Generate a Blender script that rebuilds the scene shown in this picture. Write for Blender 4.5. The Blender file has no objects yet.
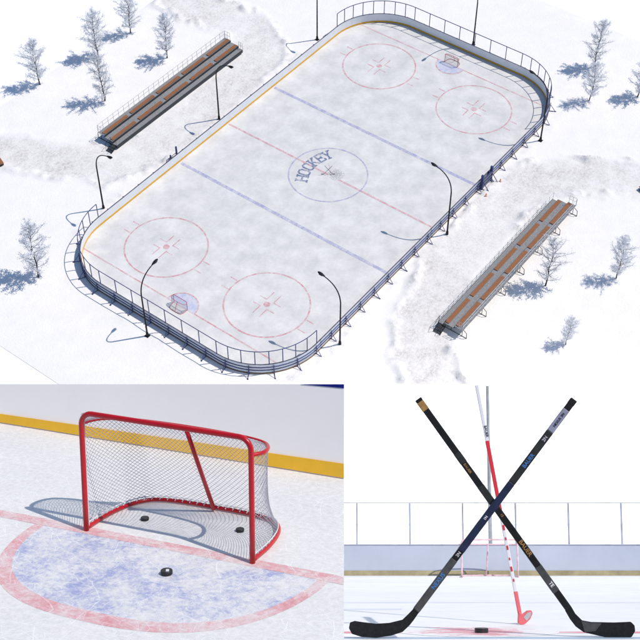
import bpy, math, random
import numpy as np
from mathutils import Matrix, Vector, Euler
random.seed(7)
sc = bpy.context.scene
col = sc.collection
PI = math.pi

# ------------------------------------------------------------------ frames
# three places: the rink (frame 1 = world), the goal set (frame 2), the stick set (frame 3)
FL = 1297.6
def cam_rows(p, w):
    c, s, sp, cp = math.cos(w), math.sin(w), math.sin(p), math.cos(p)
    return Matrix(((c, -s, 0), (s*sp, c*sp, cp), (-s*cp, -c*cp, sp)))
R1 = cam_rows(.84485, .92249); T1 = Vector((.91767, 16.50644, -147.28118))
def frame(p, w, t, S):
    Rk = cam_rows(p, w)
    A = R1.transposed()
    M = (A @ Rk * S).to_4x4()
    M.translation = A @ (Vector(t)*S - T1)
    return M
F1 = Matrix.Identity(4)
F2 = frame(.24909, -.42194, (-1.45907, -2.16078, -12.38294), 3.45)
P3 = -math.atan((516-320)/FL)
F3 = frame(P3, 0, ((494-320)/FL*7, -(638-320)/FL*7, -7), 7.39)
CAM = R1.transposed() @ (-T1)
cam_m = R1.transposed().to_4x4(); cam_m.translation = CAM

def ray(px, py):
    return R1.transposed() @ Vector(((px-320)/FL, -(py-320)/FL, -1))
def at(F, px, py, axis=2, val=0.0):
    """point of the photo on the plane <axis>=val of frame F"""
    Fi = F.inverted(); o = Fi @ CAM; d = Fi.to_3x3() @ ray(px, py)
    t = (val-o[axis])/d[axis]
    return o + d*t

cam = bpy.data.cameras.new('camera'); co = bpy.data.objects.new('camera', cam); col.objects.link(co)
cam.sensor_width = 36; cam.lens = 36*FL/640; cam.clip_start = 1; cam.clip_end = 12000
co.matrix_world = cam_m
sc.camera = co

# ------------------------------------------------------------------ light
sun_dir = Vector((-.442, .367, -1)).normalized()
sl = bpy.data.lights.new('sun', 'SUN'); so = bpy.data.objects.new('sun', sl); col.objects.link(so)
sl.energy = 3.3; sl.angle = math.radians(.5); sl.color = (1, .94, .86)
so.rotation_euler = sun_dir.to_track_quat('-Z', 'Y').to_euler(); so.location = (0, 0, 200)
w = bpy.data.worlds.new('World'); sc.world = w; w.use_nodes = True
nt = w.node_tree; nt.nodes.clear()
sky = nt.nodes.new('ShaderNodeTexSky'); sky.sky_type = 'NISHITA'; sky.sun_disc = False
sky.sun_elevation = math.asin(-sun_dir.z); sky.sun_rotation = math.atan2(-sun_dir.x, -sun_dir.y)
bg = nt.nodes.new('ShaderNodeBackground'); bg.inputs[1].default_value = .085
ou = nt.nodes.new('ShaderNodeOutputWorld')
tint = nt.nodes.new('ShaderNodeMixRGB'); tint.blend_type = 'MULTIPLY'; tint.inputs[0].default_value = 1; tint.inputs[2].default_value = (.70, .95, 1.2, 1)
nt.links.new(sky.outputs[0], tint.inputs[1]); nt.links.new(tint.outputs[0], bg.inputs[0]); nt.links.new(bg.outputs[0], ou.inputs[0])
sc.view_settings.view_transform = 'Standard'; sc.view_settings.look = 'None'; sc.view_settings.exposure = 0

# ------------------------------------------------------------------ materials
class N:
    def __init__(s, name):
        s.m = bpy.data.materials.new(name); s.m.use_nodes = True; s.t = s.m.node_tree
        s.b = s.t.nodes['Principled BSDF']; s.co = s.t.nodes.new('ShaderNodeTexCoord').outputs['Object']
    def n(s, ty, **kw):
        x = s.t.nodes.new('ShaderNode'+ty)
        for k, v in kw.items(): setattr(x, k, v)
        return x
    def link(s, a, b): s.t.links.new(a, b)
    def noise(s, scale, detail=4, rough=.6, stretch=(1,1,1), rot=(0,0,0), loc=(0,0,0), dist=0):
        mp = s.n('Mapping'); s.link(s.co, mp.inputs[0]); mp.inputs[3].default_value = stretch; mp.inputs[2].default_value = rot; mp.inputs[1].default_value = loc
        x = s.n('TexNoise'); x.inputs['Scale'].default_value = scale; x.inputs['Detail'].default_value = detail
        x.inputs['Roughness'].default_value = rough; x.inputs['Distortion'].default_value = dist
        s.link(mp.outputs[0], x.inputs['Vector']); return x.outputs[0]
    def ramp(s, f, stops):
        r = s.n('ValToRGB'); s.link(f, r.inputs[0]); e = r.color_ramp.elements
        while len(e) < len(stops): e.new(.5)
        for el, (p, c) in zip(e, stops):
            el.position = p; el.color = (c, c, c, 1) if not hasattr(c, '__len__') else (*c, 1)
        return r.outputs[0]
    def mix(s, f, a, b, blend='MIX'):
        x = s.n('MixRGB', blend_type=blend)
        for i, v in enumerate((f, a, b)):
            if hasattr(v, 'is_output') or isinstance(v, bpy.types.NodeSocket): s.link(v, x.inputs[i])
            elif hasattr(v, '__len__'): x.inputs[i].default_value = (*v, 1)
            else: x.inputs[i].default_value = v
        return x.outputs[0]
    def math(s, op, a, b=0.0):
        x = s.n('Math', operation=op)
        for i, v in enumerate((a, b)):
            if isinstance(v, bpy.types.NodeSocket): s.link(v, x.inputs[i])
            else: x.inputs[i].default_value = v
        return x.outputs[0]
    def color(s, c):
        if isinstance(c, bpy.types.NodeSocket): s.link(c, s.b.inputs['Base Color'])
        else: s.b.inputs['Base Color'].default_value = (*c, 1)
    def rough(s, r, spec=.5, metal=0):
        s.b.inputs['Roughness'].default_value = r; s.b.inputs['Specular IOR Level'].default_value = spec; s.b.inputs['Metallic'].default_value = metal
    def bump(s, h, strength, dist):
        x = s.n('Bump'); x.inputs['Strength'].default_value = strength; x.inputs['Distance'].default_value = dist
        s.link(h, x.inputs['Height']); s.link(x.outputs[0], s.b.inputs['Normal'])

def simple(name, c, rough=.5, spec=.4, metal=0, scale=6, amt=.25):
    m = N(name); f = m.noise(scale, 5)
    m.color(m.mix(m.ramp(f, [(.3, 0), (.7, 1)]), tuple(x*(1-amt) for x in c), tuple(min(1, x*(1+amt)) for x in c)))
    m.rough(rough, spec, metal); return m.m

def rink_ice_color(m):
    a = m.noise(.5, 4, .55); b = m.noise(2.2, 5, .7)
    c = m.ramp(a, [(.32, (.615, .60, .58)), (.5, (.70, .68, .655)), (.68, (.79, .768, .735))])
    return m.mix(.16, c, m.ramp(b, [(.35, (.56, .56, .57)), (.6, (.86, .85, .84))]))
def scratches(m, base, s, strength=.8):
    """fine crossing skate cuts: thin edges of large warped cells, broken up by noise"""
    out = None
    for k, (sc_, th) in enumerate([(1.1, .0022), (1.7, .003), (2.6, .004), (3.9, .0055), (.8, .0022), (5.2, .007)]):
        mp = m.n('Mapping'); m.link(m.co, mp.inputs[0]); mp.inputs[1].default_value = (k*3.7, k*1.3, 0); mp.inputs[2].default_value = (0, 0, k*.7); mp.inputs[3].default_value = (1, 1.5+.4*k % 1, 0)
        nz = m.n('TexNoise'); nz.inputs['Scale'].default_value = .9; m.link(mp.outputs[0], nz.inputs['Vector'])
        wv = m.n('MixRGB', blend_type='LINEAR_LIGHT'); wv.inputs[0].default_value = .12; m.link(mp.outputs[0], wv.inputs[1]); m.link(nz.outputs[1], wv.inputs[2])
        v = m.n('TexVoronoi', feature='DISTANCE_TO_EDGE', voronoi_dimensions='2D'); v.inputs['Scale'].default_value = sc_; m.link(wv.outputs[0], v.inputs['Vector'])
        g = m.noise(1.7*s, 3, .55, loc=(k*5.3, 2.2*k, 1))
        e = m.math('MULTIPLY', m.ramp(v.outputs['Distance'], [(th, 1), (th*2.2, 0)]), m.ramp(g, [(.46, 0), (.58, 1)]))
        out = e if out is None else m.math('MAXIMUM', out, e)
    return m.mix(m.math('MULTIPLY', out, strength), base, (.97, .965, .96)), out
def close_ice_color(m):
    a = m.noise(1.1, 7, .65); b = m.noise(16, 9, .85)
    c = m.ramp(a, [(.34, (.755, .73, .70)), (.66, (.83, .80, .765))])
    c = m.mix(.45, c, m.ramp(b, [(.38, (.58, .57, .56)), (.6, (.95, .92, .88))]))
    return scratches(m, c, 1.0)
def far_ice_color(m):
    a = m.noise(1.4, 6, .65, stretch=(.35, 1, 1)); b = m.noise(10, 5, .7, stretch=(.4, 1, 1))
    c = m.ramp(a, [(.34, (.87, .85, .825)), (.66, (.965, .94, .91))])
    return m.mix(.3, c, m.ramp(b, [(.35, (.76, .78, .81)), (.6, (.97, .96, .95))]))

m = N('rink_ice'); m.color(rink_ice_color(m)); m.rough(.5, .25); ICE1 = m.m
m = N('close_ice'); c, e = close_ice_color(m); m.color(c); m.rough(.5, .3); m.bump(m.noise(30, 5), .25, .01); ICE2 = m.m
m = N('stick_ice'); m.color(far_ice_color(m)); m.rough(.6, .15); ICE3 = m.m
def rink_paint(name, c, lo=.40, hi=.62, top=.7):
    m = N(name); k = m.noise(1.6, 8, .75); m.color(m.mix(m.ramp(k, [(lo, top), (hi, .14)]), rink_ice_color(m), c)); m.rough(.5, .25); return m.m
def close_paint(name, c, stops):
    m = N(name); b, e = close_ice_color(m)
    k = m.math('ADD', m.math('MULTIPLY', m.noise(2.0, 5, .6), .42), m.math('MULTIPLY', m.noise(13, 10, .85, dist=.6), .58))
    f = m.math('MULTIPLY', m.ramp(k, stops), m.math('SUBTRACT', 1.0, m.math('MULTIPLY', e, .6)))
    m.color(m.mix(f, b, c)); m.rough(.5, .3); return m.m
def far_paint(name, c, lo, hi, amt):
    m = N(name); k = m.noise(4, 7, .75, stretch=(.35, 1, 1)); m.color(m.mix(m.ramp(k, [(lo, amt), (hi, .05)]), far_ice_color(m), c)); m.rough(.6, .15); return m.m
RED1 = rink_paint('worn_red_paint', (.60, .12, .17)); BLUE1 = rink_paint('worn_blue_paint', (.17, .18, .50), .40, .62, .62)
NAVY1 = rink_paint('worn_navy_paint', (.06, .11, .26), .46, .66, .85); PALE1 = rink_paint('pale_crease_paint', (.35, .43, .75), .38, .6)
RED2 = close_paint('worn_red_line_paint', (.70, .15, .19), [(.42, .75), (.56, .22)])
BLU2 = close_paint('worn_crease_paint', (.24, .29, .58), [(.42, .80), (.47, .42), (.525, .12), (.6, .03)])
RED3 = far_paint('worn_red_spot_paint', (.75, .10, .16), .45, .62, .75); BLU3 = far_paint('pale_blue_line_paint', (.22, .42, .62), .5, .8, .75)
m = N('worn_centre_spot_paint'); k = m.noise(5, 7, .75, stretch=(.6, 1.6, 1))
d_ = m.n('VectorMath', operation='DISTANCE'); m.link(m.co, d_.inputs[0]); d_.inputs[1].default_value = (at(F3, 478, 631.5).x, at(F3, 478, 631.5).y, 0)
k2 = m.math('SUBTRACT', k, m.math('MULTIPLY', m.math('POWER', d_.outputs['Value'], 2.0), 1.1))
m.color(m.mix(m.ramp(k2, [(.38, 0), (.47, .7)]), far_ice_color(m), (.72, .10, .16))); m.rough(.6, .15); REDS = m.m
GRY3 = far_paint('pale_grey_line_paint', (.55, .60, .78), .45, .65, .4)

# snow with trodden paths
m = N('snow'); at_ = m.n('Attribute', attribute_name='path')
a = m.noise(.5, 8, .7); b = m.noise(3, 6, .75)
base = m.mix(m.ramp(a, [(.3, 0), (.7, 1)]), (.87, .835, .805), (.935, .905, .875))
tr = m.mix(m.ramp(b, [(.35, 0), (.65, 1)]), (.53, .50, .475), (.85, .815, .785))
tr = m.mix(m.ramp(a, [(.40, 0), (.64, .9)]), tr, (.865, .83, .80))
at3 = m.n('Attribute', attribute_name='rough_edge')
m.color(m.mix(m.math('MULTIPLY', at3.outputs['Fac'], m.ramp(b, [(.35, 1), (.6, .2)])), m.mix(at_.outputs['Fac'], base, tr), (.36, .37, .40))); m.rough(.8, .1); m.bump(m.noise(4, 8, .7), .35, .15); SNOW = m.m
m = N('clean_snow'); a = m.noise(.05, 5); m.color(m.mix(a, (.95, .925, .90), (.965, .945, .925))); m.rough(.85, .1); SNOWF = m.m
m = N('bright_sky'); a = m.noise(.3, 4); m.color((.9, .9, .9)); m.rough(.9, 0)
m.b.inputs['Emission Color'].default_value = (.95, .97, 1, 1); m.b.inputs['Emission Strength'].default_value = .75; SKYB = m.m

BOARDW = simple('white_board_plastic', (.80, .81, .82), .4, .3, amt=.05, scale=1.2)
BOARDW2 = simple('clean_board_plastic', (.97, .93, .885), .5, .25, amt=.02, scale=1.2)
BOARDO = simple('board_back_grey', (.62, .65, .70), .6, .2, amt=.08)
KICK2 = simple('bright_yellow_strip', (.92, .52, .035), .4, .4, amt=.05)
KICK = simple('yellow_kick_strip', (.72, .40, .04), .4, .4, amt=.08)
NAVY = simple('navy_steel', (.035, .05, .16), .45, .5, amt=.2)
CAP = simple('slate_cap', (.09, .09, .13), .5, .3)
BROWN = simple('brown_edge', (.19, .115, .06), .7, .2)
DARK = simple('dark_lamp_steel', (.010, .011, .013), .5, .2)
GLASS = simple('lamp_glass', (.35, .37, .40), .2, .6)
GREYST = simple('galvanised_steel', (.32, .33, .35), .4, .5, .6)
THINR = simple('rail_steel', (.42, .43, .45), .45, .5, .3)
m = N('deck_grating'); f = m.noise(5, 6, .8); g = m.n('TexBrick'); m.link(m.co, g.inputs[0]); g.inputs['Scale'].default_value = 3
g.inputs['Color1'].default_value = (.24, .24, .24, 1); g.inputs['Color2'].default_value = (.33, .33, .33, 1); g.inputs['Mortar'].default_value = (.12, .12, .12, 1)
m.color(m.mix(.5, g.outputs[0], m.ramp(f, [(.3, (.14, .14, .145)), (.7, (.42, .42, .43))]))); m.rough(.7, .3); DECK = m.m
m = N('orange_wood'); f = m.noise(3, 6, .7, stretch=(.6, 12, 6)); m.color(m.ramp(f, [(.3, (.22, .085, .038)), (.7, (.40, .175, .08))])); m.rough(.6, .3); WOOD = m.m
RISER = simple('dark_riser', (.045, .047, .05), .6, .3)
CONE = simple('orange_cone_plastic', (.75, .22, .03), .5, .4)
m = N('birch_bark'); f = m.noise(8, 5, .7, stretch=(1, 1, .3)); m.color(m.ramp(f, [(.35, (.03, .028, .03)), (.65, (.14, .13, .13))])); m.rough(.8, .2); BARK = m.m
TWIG = simple('frosty_twig', (.22, .215, .225), .8, .2)
m = N('hoar_frost'); f = m.noise(1.6, 5, .7); m.color(m.ramp(f, [(.35, (.78, .79, .82)), (.65, (.96, .96, .965))])); m.rough(.9, .1)
tl_ = m.n('BsdfTranslucent'); tl_.inputs[0].default_value = (.9, .92, .96, 1); mx = m.n('MixShader'); mx.inputs[0].default_value = .5
m.link(m.b.outputs[0], mx.inputs[1]); m.link(tl_.outputs[0], mx.inputs[2]); m.link(mx.outputs[0], m.t.nodes['Material Output'].inputs[0]); FROST = m.m
RED = simple('goal_red_paint', (.52, .008, .013), .28, .5, amt=.06)
NETM = simple('net_cord', (.40, .40, .44), .8, .2, amt=.12)
LACE = simple('net_lacing', (.70, .70, .72), .8, .2)
PUCK = simple('puck_rubber', (.012, .012, .013), .45, .5)
PUCKW = simple('puck_white_mark', (.75, .75, .75), .5, .3)
CARB = simple('black_carbon', (.008, .008, .009), .5, .2, scale=25, amt=.5)
CARBG = simple('grey_carbon', (.05, .052, .054), .5, .2, scale=25, amt=.3)
DGREY = simple('charcoal_carbon', (.022, .023, .023), .5, .2, scale=25, amt=.3)
NAVYC = simple('navy_carbon', (.014, .02, .052), .5, .2, scale=25, amt=.3)
TAPE = simple('blade_tape', (.012, .013, .015), .75, .12, scale=60, amt=.3)
GOLD = simple('gold_print', (.30, .16, .045), .5, .4, scale=30, amt=.3)
BLUEP = simple('blue_print', (.05, .17, .42), .5, .4)
WHITEP = simple('white_print', (.75, .75, .76), .5, .4)
GREYP = simple('grey_print', (.42, .43, .45), .5, .4)
LAV = simple('lavender_print', (.25, .25, .33), .5, .4)
SWHITE = simple('stick_white', (.72, .72, .75), .4, .4, amt=.04)
SRED = simple('stick_red', (.64, .03, .045), .4, .4, amt=.08)
SPINK = simple('stick_faded_red', (.72, .14, .16), .45, .4, amt=.1)
BB = simple('blue_grey_boards', (.46, .50, .585), .5, .2, amt=.06, scale=2)  # shade on these boards is put into the blue-grey colour
OLIVE = simple('olive_kick_strip', (.36, .31, .19), .6, .2)
POSTG = simple('grey_glass_post', (.36, .37, .48), .5, .3)
FPOLE = simple('grey_far_pole', (.34, .36, .38), .5, .3)
m = N('board_glass'); tb = m.n('BsdfTransparent'); tb.inputs[0].default_value = (.97, .98, .985, 1); mx = m.n('MixShader'); mx.inputs[0].default_value = .10
m.color((.9, .92, .93)); m.rough(.15, .3); o_ = m.t.nodes['Material Output']; m.link(tb.outputs[0], mx.inputs[1]); m.link(m.b.outputs[0], mx.inputs[2]); m.link(mx.outputs[0], o_.inputs[0]); CLEAR = m.m

# ------------------------------------------------------------------ geometry helpers
class MB:
    def __init__(s): s.v = []; s.f = []; s.mi = []
    def add(s, vs, fs, mi=0):
        o = len(s.v); s.v += [tuple(v) for v in vs]; s.f += [tuple(i+o for i in f) for f in fs]; s.mi += [mi]*len(fs); return s
    def box(s, a, b, mi=0):
        (x0, y0, z0), (x1, y1, z1) = a, b
        return s.add([(x0,y0,z0),(x1,y0,z0),(x1,y1,z0),(x0,y1,z0),(x0,y0,z1),(x1,y0,z1),(x1,y1,z1),(x0,y1,z1)],
              [(0,3,2,1),(4,5,6,7),(0,1,5,4),(1,2,6,5),(2,3,7,6),(3,0,4,7)], mi)
    def tube(s, pts, r, n=8, mi=0, closed=False, cap=True):
        P = [Vector(p) for p in pts]; k = len(P)
        rs = r if hasattr(r, '__len__') else [r]*k
        T = []
        for i in range(k):
            a = P[(i-1) % k] if (closed or i > 0) else P[i]; b = P[(i+1) % k] if (closed or i < k-1) else P[i]
            t = (b-a); T.append(t.normalized() if t.length > 1e-9 else Vector((0,0,1)))
        up = Vector((0,0,1)) if abs(T[0].z) < .9 else Vector((1,0,0))
        nrm = T[0].cross(up).normalized(); vs = []
        for i in range(k):
            nrm = (nrm - T[i]*nrm.dot(T[i])); nrm = nrm.normalized() if nrm.length > 1e-6 else T[i].orthogonal().normalized()
            bi = T[i].cross(nrm)
            for j in range(n):
                a = 2*PI*j/n; vs.append(P[i] + (nrm*math.cos(a)+bi*math.sin(a))*rs[i])
        fs = []
        for i in range(k if closed else k-1):
            for j in range(n):
                a = i*n+j; b = i*n+(j+1) % n; c = ((i+1) % k)*n+(j+1) % n; d = ((i+1) % k)*n+j
                fs.append((a, b, c, d))
        if cap and not closed: fs += [tuple(reversed(range(n))), tuple(range((k-1)*n, k*n))]
        return s.add(vs, fs, mi)
    def lathe(s, prof, n=20, c=(0,0,0), mi=0):
        vs = []; fs = []
        for r, z in prof:
            for j in range(n): a = 2*PI*j/n; vs.append((c[0]+r*math.cos(a), c[1]+r*math.sin(a), c[2]+z))
        for i in range(len(prof)-1):
            for j in range(n): fs.append((i*n+j, i*n+(j+1) % n, (i+1)*n+(j+1) % n, (i+1)*n+j))
        fs += [tuple(reversed(range(n))), tuple(range((len(prof)-1)*n, len(prof)*n))]
        return s.add(vs, fs, mi)
    def prism(s, out, d0, d1, plane='xz', mi=0):
        """outline (a,b) extruded along the third axis from d0 to d1"""
        f = {'xz': lambda a, b, d: (a, d, b), 'xy': lambda a, b, d: (a, b, d), 'yz': lambda a, b, d: (d, a, b)}[plane]
        n = len(out); vs = [f(a, b, d0) for a, b in out]+[f(a, b, d1) for a, b in out]
        return s.add(vs, [tuple(range(n)), tuple(reversed(range(n, 2*n)))]+[(i, i+n, (i+1) % n+n, (i+1) % n) for i in range(n)], mi)
    def strip(s, A, B, z=0, closed=False, mi=0):
        n = len(A); vs = [(*a[:2], z) for a in A]+[(*b[:2], z) for b in B]
        return s.add(vs, [(i, (i+1) % n, (i+1) % n+n, i+n) for i in range(n if closed else n-1)], mi)
    def mesh(s, name, mats, smooth=False):
        me = bpy.data.meshes.new(name); me.from_pydata(s.v, [], s.f)
        for m in (mats if isinstance(mats, (list, tuple)) else [mats]): me.materials.append(m)
        me.polygons.foreach_set('material_index', s.mi)
        if smooth: me.polygons.foreach_set('use_smooth', [True]*len(me.polygons))
        me.update()
        import bmesh
        bm = bmesh.new(); bm.from_mesh(me); bmesh.ops.recalc_face_normals(bm, faces=bm.faces); bm.to_mesh(me); bm.free()
        return me
    def build(s, name, mats, parent=None, smooth=False, bevel=0):
        o = bpy.data.objects.new(name, s.mesh(name, mats, smooth)); col.objects.link(o)
        if parent: o.parent = parent
        if bevel:
            b = o.modifiers.new('bevel', 'BEVEL'); b.width = bevel; b.segments = 2; b.limit_method = 'ANGLE'
        return o
def put(o, F, loc=(0,0,0), rz=0, s=1.0):
    o.matrix_world = F @ Matrix.Translation(loc) @ Matrix.Rotation(rz, 4, 'Z') @ Matrix.Scale(s, 4); return o
def tag(o, label=None, cat=None, group=None, kind=None):
    for k, v in (('label', label), ('category', cat), ('group', group), ('kind', kind)):
        if v: o[k] = v
    return o
def thing(name, label, cat, F=F1, loc=(0,0,0), rz=0, group=None, s=1.0):
    o = bpy.data.objects.new(name, None); col.objects.link(o); o.empty_display_size = .2
    put(o, F, loc, rz, s); return tag(o, label, cat, group)
def dup(o, parent=None, label=None):
    c = o.copy(); col.objects.link(c)
    if parent: c.parent = parent
    if label: c['label'] = label
    for ch in list(o.children): dup(ch, c)
    return c
def text_obj(name, body, size, mat, parent, M, bold=.0, sx=1.0):
    cu = bpy.data.curves.new(name, 'FONT'); cu.body = body; cu.size = size; cu.align_x = 'CENTER'; cu.align_y = 'CENTER'; cu.offset = bold; cu.resolution_u = 3; cu.fill_mode = 'FRONT'
    t = bpy.data.objects.new(name, cu); col.objects.link(t); bpy.context.view_layer.update()
    me = bpy.data.meshes.new_from_object(t.evaluated_get(bpy.context.evaluated_depsgraph_get()))
    bpy.data.objects.remove(t); bpy.data.curves.remove(cu)
    me.transform(M @ Matrix.Diagonal((sx, 1, 1, 1))); me.materials.clear(); me.materials.append(mat)
    o = bpy.data.objects.new(name, me); col.objects.link(o)
    if parent: o.parent = parent
    return o

# ================================================================== 1. THE RINK
HU, HV, RC = 28.7, 14.85, 7.0
def rrect(off=0.0, na=14, step=1.2):
    """rink outline, offset outwards, counter-clockwise"""
    hu, hv, r = HU+off, HV+off, RC+off; pts = []
    for cx, cy, a0 in ((hu-r, -(hv-r), -PI/2), (hu-r, hv-r, 0), (-(hu-r), hv-r, PI/2), (-(hu-r), -(hv-r), PI)):
        for k in range(na+1): a = a0+PI/2*k/na; pts.append((cx+r*math.cos(a), cy+r*math.sin(a)))
    return pts
def sdf(u, v):
    qx = np.abs(u)-(HU-RC); qy = np.abs(v)-(HV-RC)
    return np.hypot(np.maximum(qx, 0), np.maximum(qy, 0))+np.minimum(np.maximum(qx, qy), 0)-RC
def vnoise(u, v, seed, s):
    r = np.random.RandomState(seed); g = r.rand(256, 256); x = u/s+500.3; y = v/s+500.7
    xi = np.floor(x).astype(int); yi = np.floor(y).astype(int); fx = x-xi; fy = y-yi; fx = fx*fx*(3-2*fx); fy = fy*fy*(3-2*fy)
    G = lambda a, b: g[a % 256, b % 256]
    return (G(xi, yi)*(1-fx)+G(xi+1, yi)*fx)*(1-fy)+(G(xi, yi+1)*(1-fx)+G(xi+1, yi+1)*fx)*fy
def pdist(u, v, pl):
    d = np.full(u.shape, 1e9)
    for (ax, ay), (bx, by) in zip(pl[:-1], pl[1:]):
        dx, dy = bx-ax, by-ay; t = np.clip(((u-ax)*dx+(v-ay)*dy)/(dx*dx+dy*dy), 0, 1)
        d = np.minimum(d, np.hypot(u-ax-t*dx, v-ay-t*dy))
    return d
# ground sheet
U0, U1, V0, V1, ST = -40.3, 43.8, -50.0, 38.5, .3
nu, nv = int((U1-U0)/ST)+1, int((V1-V0)/ST)+1
uu, vv = np.meshgrid(np.linspace(U0, U1, nu), np.linspace(V0, V1, nv), indexing='ij')
paths = [([(-26, 36), (-19.5, 32.8), (-16.8, 26.5), (-14.5, 21), (-9.1, 19.0), (2.4, 18.8), (12.7, 19.9), (16.3, 25.6), (15.6, 32.6), (15.5, 39)], 2.9),
         ([(25, -38), (20.6, -29.5), (17.2, -23.2), (14, -19.4), (8.2, -18.6), (-3.0, -18.8), (-10.8, -20.5), (-15.8, -23.5), (-18.3, -27), (-22, -36)], 2.8)]
lump = vnoise(uu, vv, 1, 1.7)*.5+vnoise(uu, vv, 2, .7)*.3+vnoise(uu, vv, 3, .4)*.2
rmask = np.zeros_like(uu); mask = np.zeros_like(uu); hh = np.zeros_like(uu)
for pl, wd in paths:
    d = pdist(uu, vv, pl)+(lump-.5)*1.8
    mask = np.maximum(mask, np.clip((wd+.5-d)/1.2, 0, 1))
    ridge = np.exp(-((d-wd-.25)/.42)**2)
    patch = np.clip((vnoise(uu, vv, 9, 4.5)-.42)*5, 0, 1)
    lump2 = vnoise(uu, vv, 21, .8)*.6+vnoise(uu, vv, 22, .38)*.4
    rough_ = np.clip(ridge*patch*np.clip((lump2-.45)*4, 0, 1), 0, 1); rmask = np.maximum(rmask, rough_)
    hh += ridge*patch*np.clip(lump2-.4, 0, 1)*.9
    hh += ridge*(.08+.95*np.clip(lump-.35, 0, 1))*(.15+.85*patch)
    hh -= .02*np.clip((wd-d)/1.0, 0, 1)*lump
sd = sdf(uu, vv)
near = np.exp(-((sd-1.3)/.8)**2)*np.clip((vnoise(uu, vv, 12, 2.3)-.5)*4, 0, 1)
hh += near*.18*lump; near2 = near*np.clip((vnoise(uu, vv, 31, .6)-.5)*3, 0, 1)
hh += vnoise(uu, vv, 5, 6)*.06*np.clip(sd, 0, 1)
ridge_mask = rmask
mask *= np.clip(.7+.9*(vnoise(uu, vv, 7, 5)-.3), 0, 1)
hh = np.where(sd < .9, -.01, hh)
for bu0, bu1, bv0, bv1 in ((-13, 12.3, 21.6, 25.8), (-13, 12.3, -26.3, -22)):       # the bleachers' footings stay level
    ins = (uu > bu0) & (uu < bu1) & (vv > bv0) & (vv < bv1); hh = np.where(ins, np.minimum(hh, .02), hh)
edge = np.minimum.reduce([uu-U0, U1-uu, V1-vv]); hh = hh*np.clip(edge/1.0, 0, 1)
b = MB(); b.v = [tuple(x) for x in np.stack([uu.ravel(), vv.ravel(), hh.ravel()], 1).tolist()]
ii = np.arange(nu*nv).reshape(nu, nv)
b.f = np.stack([ii[:-1, :-1].ravel(), ii[1:, :-1].ravel(), ii[1:, 1:].ravel(), ii[:-1, 1:].ravel()], 1).tolist(); b.mi = [0]*len(b.f)
g = b.build('ground', SNOW, smooth=True); tag(g, kind='structure')
at_ = g.data.attributes.new('path', 'FLOAT', 'POINT'); at_.data.foreach_set('value', mask.ravel().astype(np.float32))
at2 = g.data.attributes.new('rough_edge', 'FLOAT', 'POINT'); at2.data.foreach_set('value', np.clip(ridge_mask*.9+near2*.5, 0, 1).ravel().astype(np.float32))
b = MB(); b.add([(-4000,-4000,-.03),(4000,-4000,-.03),(4000,4000,-.03),(-4000,4000,-.03)], [(0,1,2,3)])
tag(b.build('snow_field', SNOWF), kind='structure')

# ice and its painted markings
b = MB(); o_ = rrect(-.02); b.add([(x, y, .02) for x, y in o_], [tuple(range(len(o_)))])
ice = b.build('ice', ICE1); tag(ice, kind='structure')
ZM = .026
def ring(cx, cy, r, wdt, z, name, mat, a0=0, a1=2*PI, n=72):
    b = MB(); A = []; B = []
    full = abs(a1-a0-2*PI) < 1e-6
    for k in range(n if full else n+1):
        a = a0+(a1-a0)*k/n; A.append((cx+(r-wdt/2)*math.cos(a), cy+(r-wdt/2)*math.sin(a))); B.append((cx+(r+wdt/2)*math.cos(a), cy+(r+wdt/2)*math.sin(a)))
    b.strip(A, B, z, full); return b.build(name, mat, ice)
def line(x0, y0, x1, y1, wdt, z, name, mat, bb=None):
    d = Vector((x1-x0, y1-y0)).normalized(); n = Vector((-d.y, d.x))*wdt/2
    q = MB() if bb is None else bb
    q.add([(x0-n.x, y0-n.y, z), (x1-n.x, y1-n.y, z), (x1+n.x, y1+n.y, z), (x0+n.x, y0+n.y, z)], [(0,1,2,3)])
    return q.build(name, mat, ice) if bb is None else q
line(0, -14.6, 0, 14.6, .24, ZM, 'centre_line', RED1)
for x in (-8.6, 8.6): line(x, -14.6, x, 14.6, .42, ZM, 'blue_line', BLUE1)
for s in (-1, 1):
    line(s*25.3, -13.9, s*25.3, 13.9, .16, ZM, 'goal_line', RED1)
    b = MB(); A = [(s*25.3, 1.75)]+[(s*(25.3-1.75*math.sin(t)), 1.75*math.cos(t)) for t in np.linspace(.05, PI-.05, 24)]+[(s*25.3, -1.75)]
    b.add([(x, y, ZM+.004) for x, y in A], [tuple(range(len(A)))]); b.build('goal_crease', PALE1, ice)
    ring(s*25.3, 0, 1.83, .14, ZM+.004, 'crease_line', RED1, PI/2 if s > 0 else -PI/2, 3*PI/2 if s > 0 else PI/2, 30)
ring(0, 0, 4.5, .16, ZM+.004, 'centre_circle', BLUE1)
for su in (-1, 1):
    for sv in (-1, 1):
        cx, cy = su*19.75, sv*6.93
        ring(cx, cy, 4.5, .17, ZM, 'faceoff_circle', RED1)
        b = MB(); n = 20
        b.add([(cx+.36*math.cos(2*PI*k/n), cy+.36*math.sin(2*PI*k/n), ZM) for k in range(n)], [tuple(range(n))])
        for a in (-1, 1):
            for c in (-1, 1):
                line(cx+a*.55, cy+c*.45, cx+a*1.75, cy+c*.45, .12, ZM+.004, '', None, b)
                line(cx+a*.55, cy+c*.38, cx+a*.55, cy+c*1.35, .12, ZM, '', None, b)
            for c in (-.75, .75): line(cx+c, cy+a*4.6, cx+c, cy+a*5.5, .12, ZM, '', None, b)
        b.build('faceoff_spot', RED1, ice)
m = N('grey_ice_mottle'); k = m.noise(7, 8, .8); d_ = m.n('VectorMath', operation='DISTANCE'); m.link(m.co, d_.inputs[0]); d_.inputs[1].default_value = (.55, -.75, 0)
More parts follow.
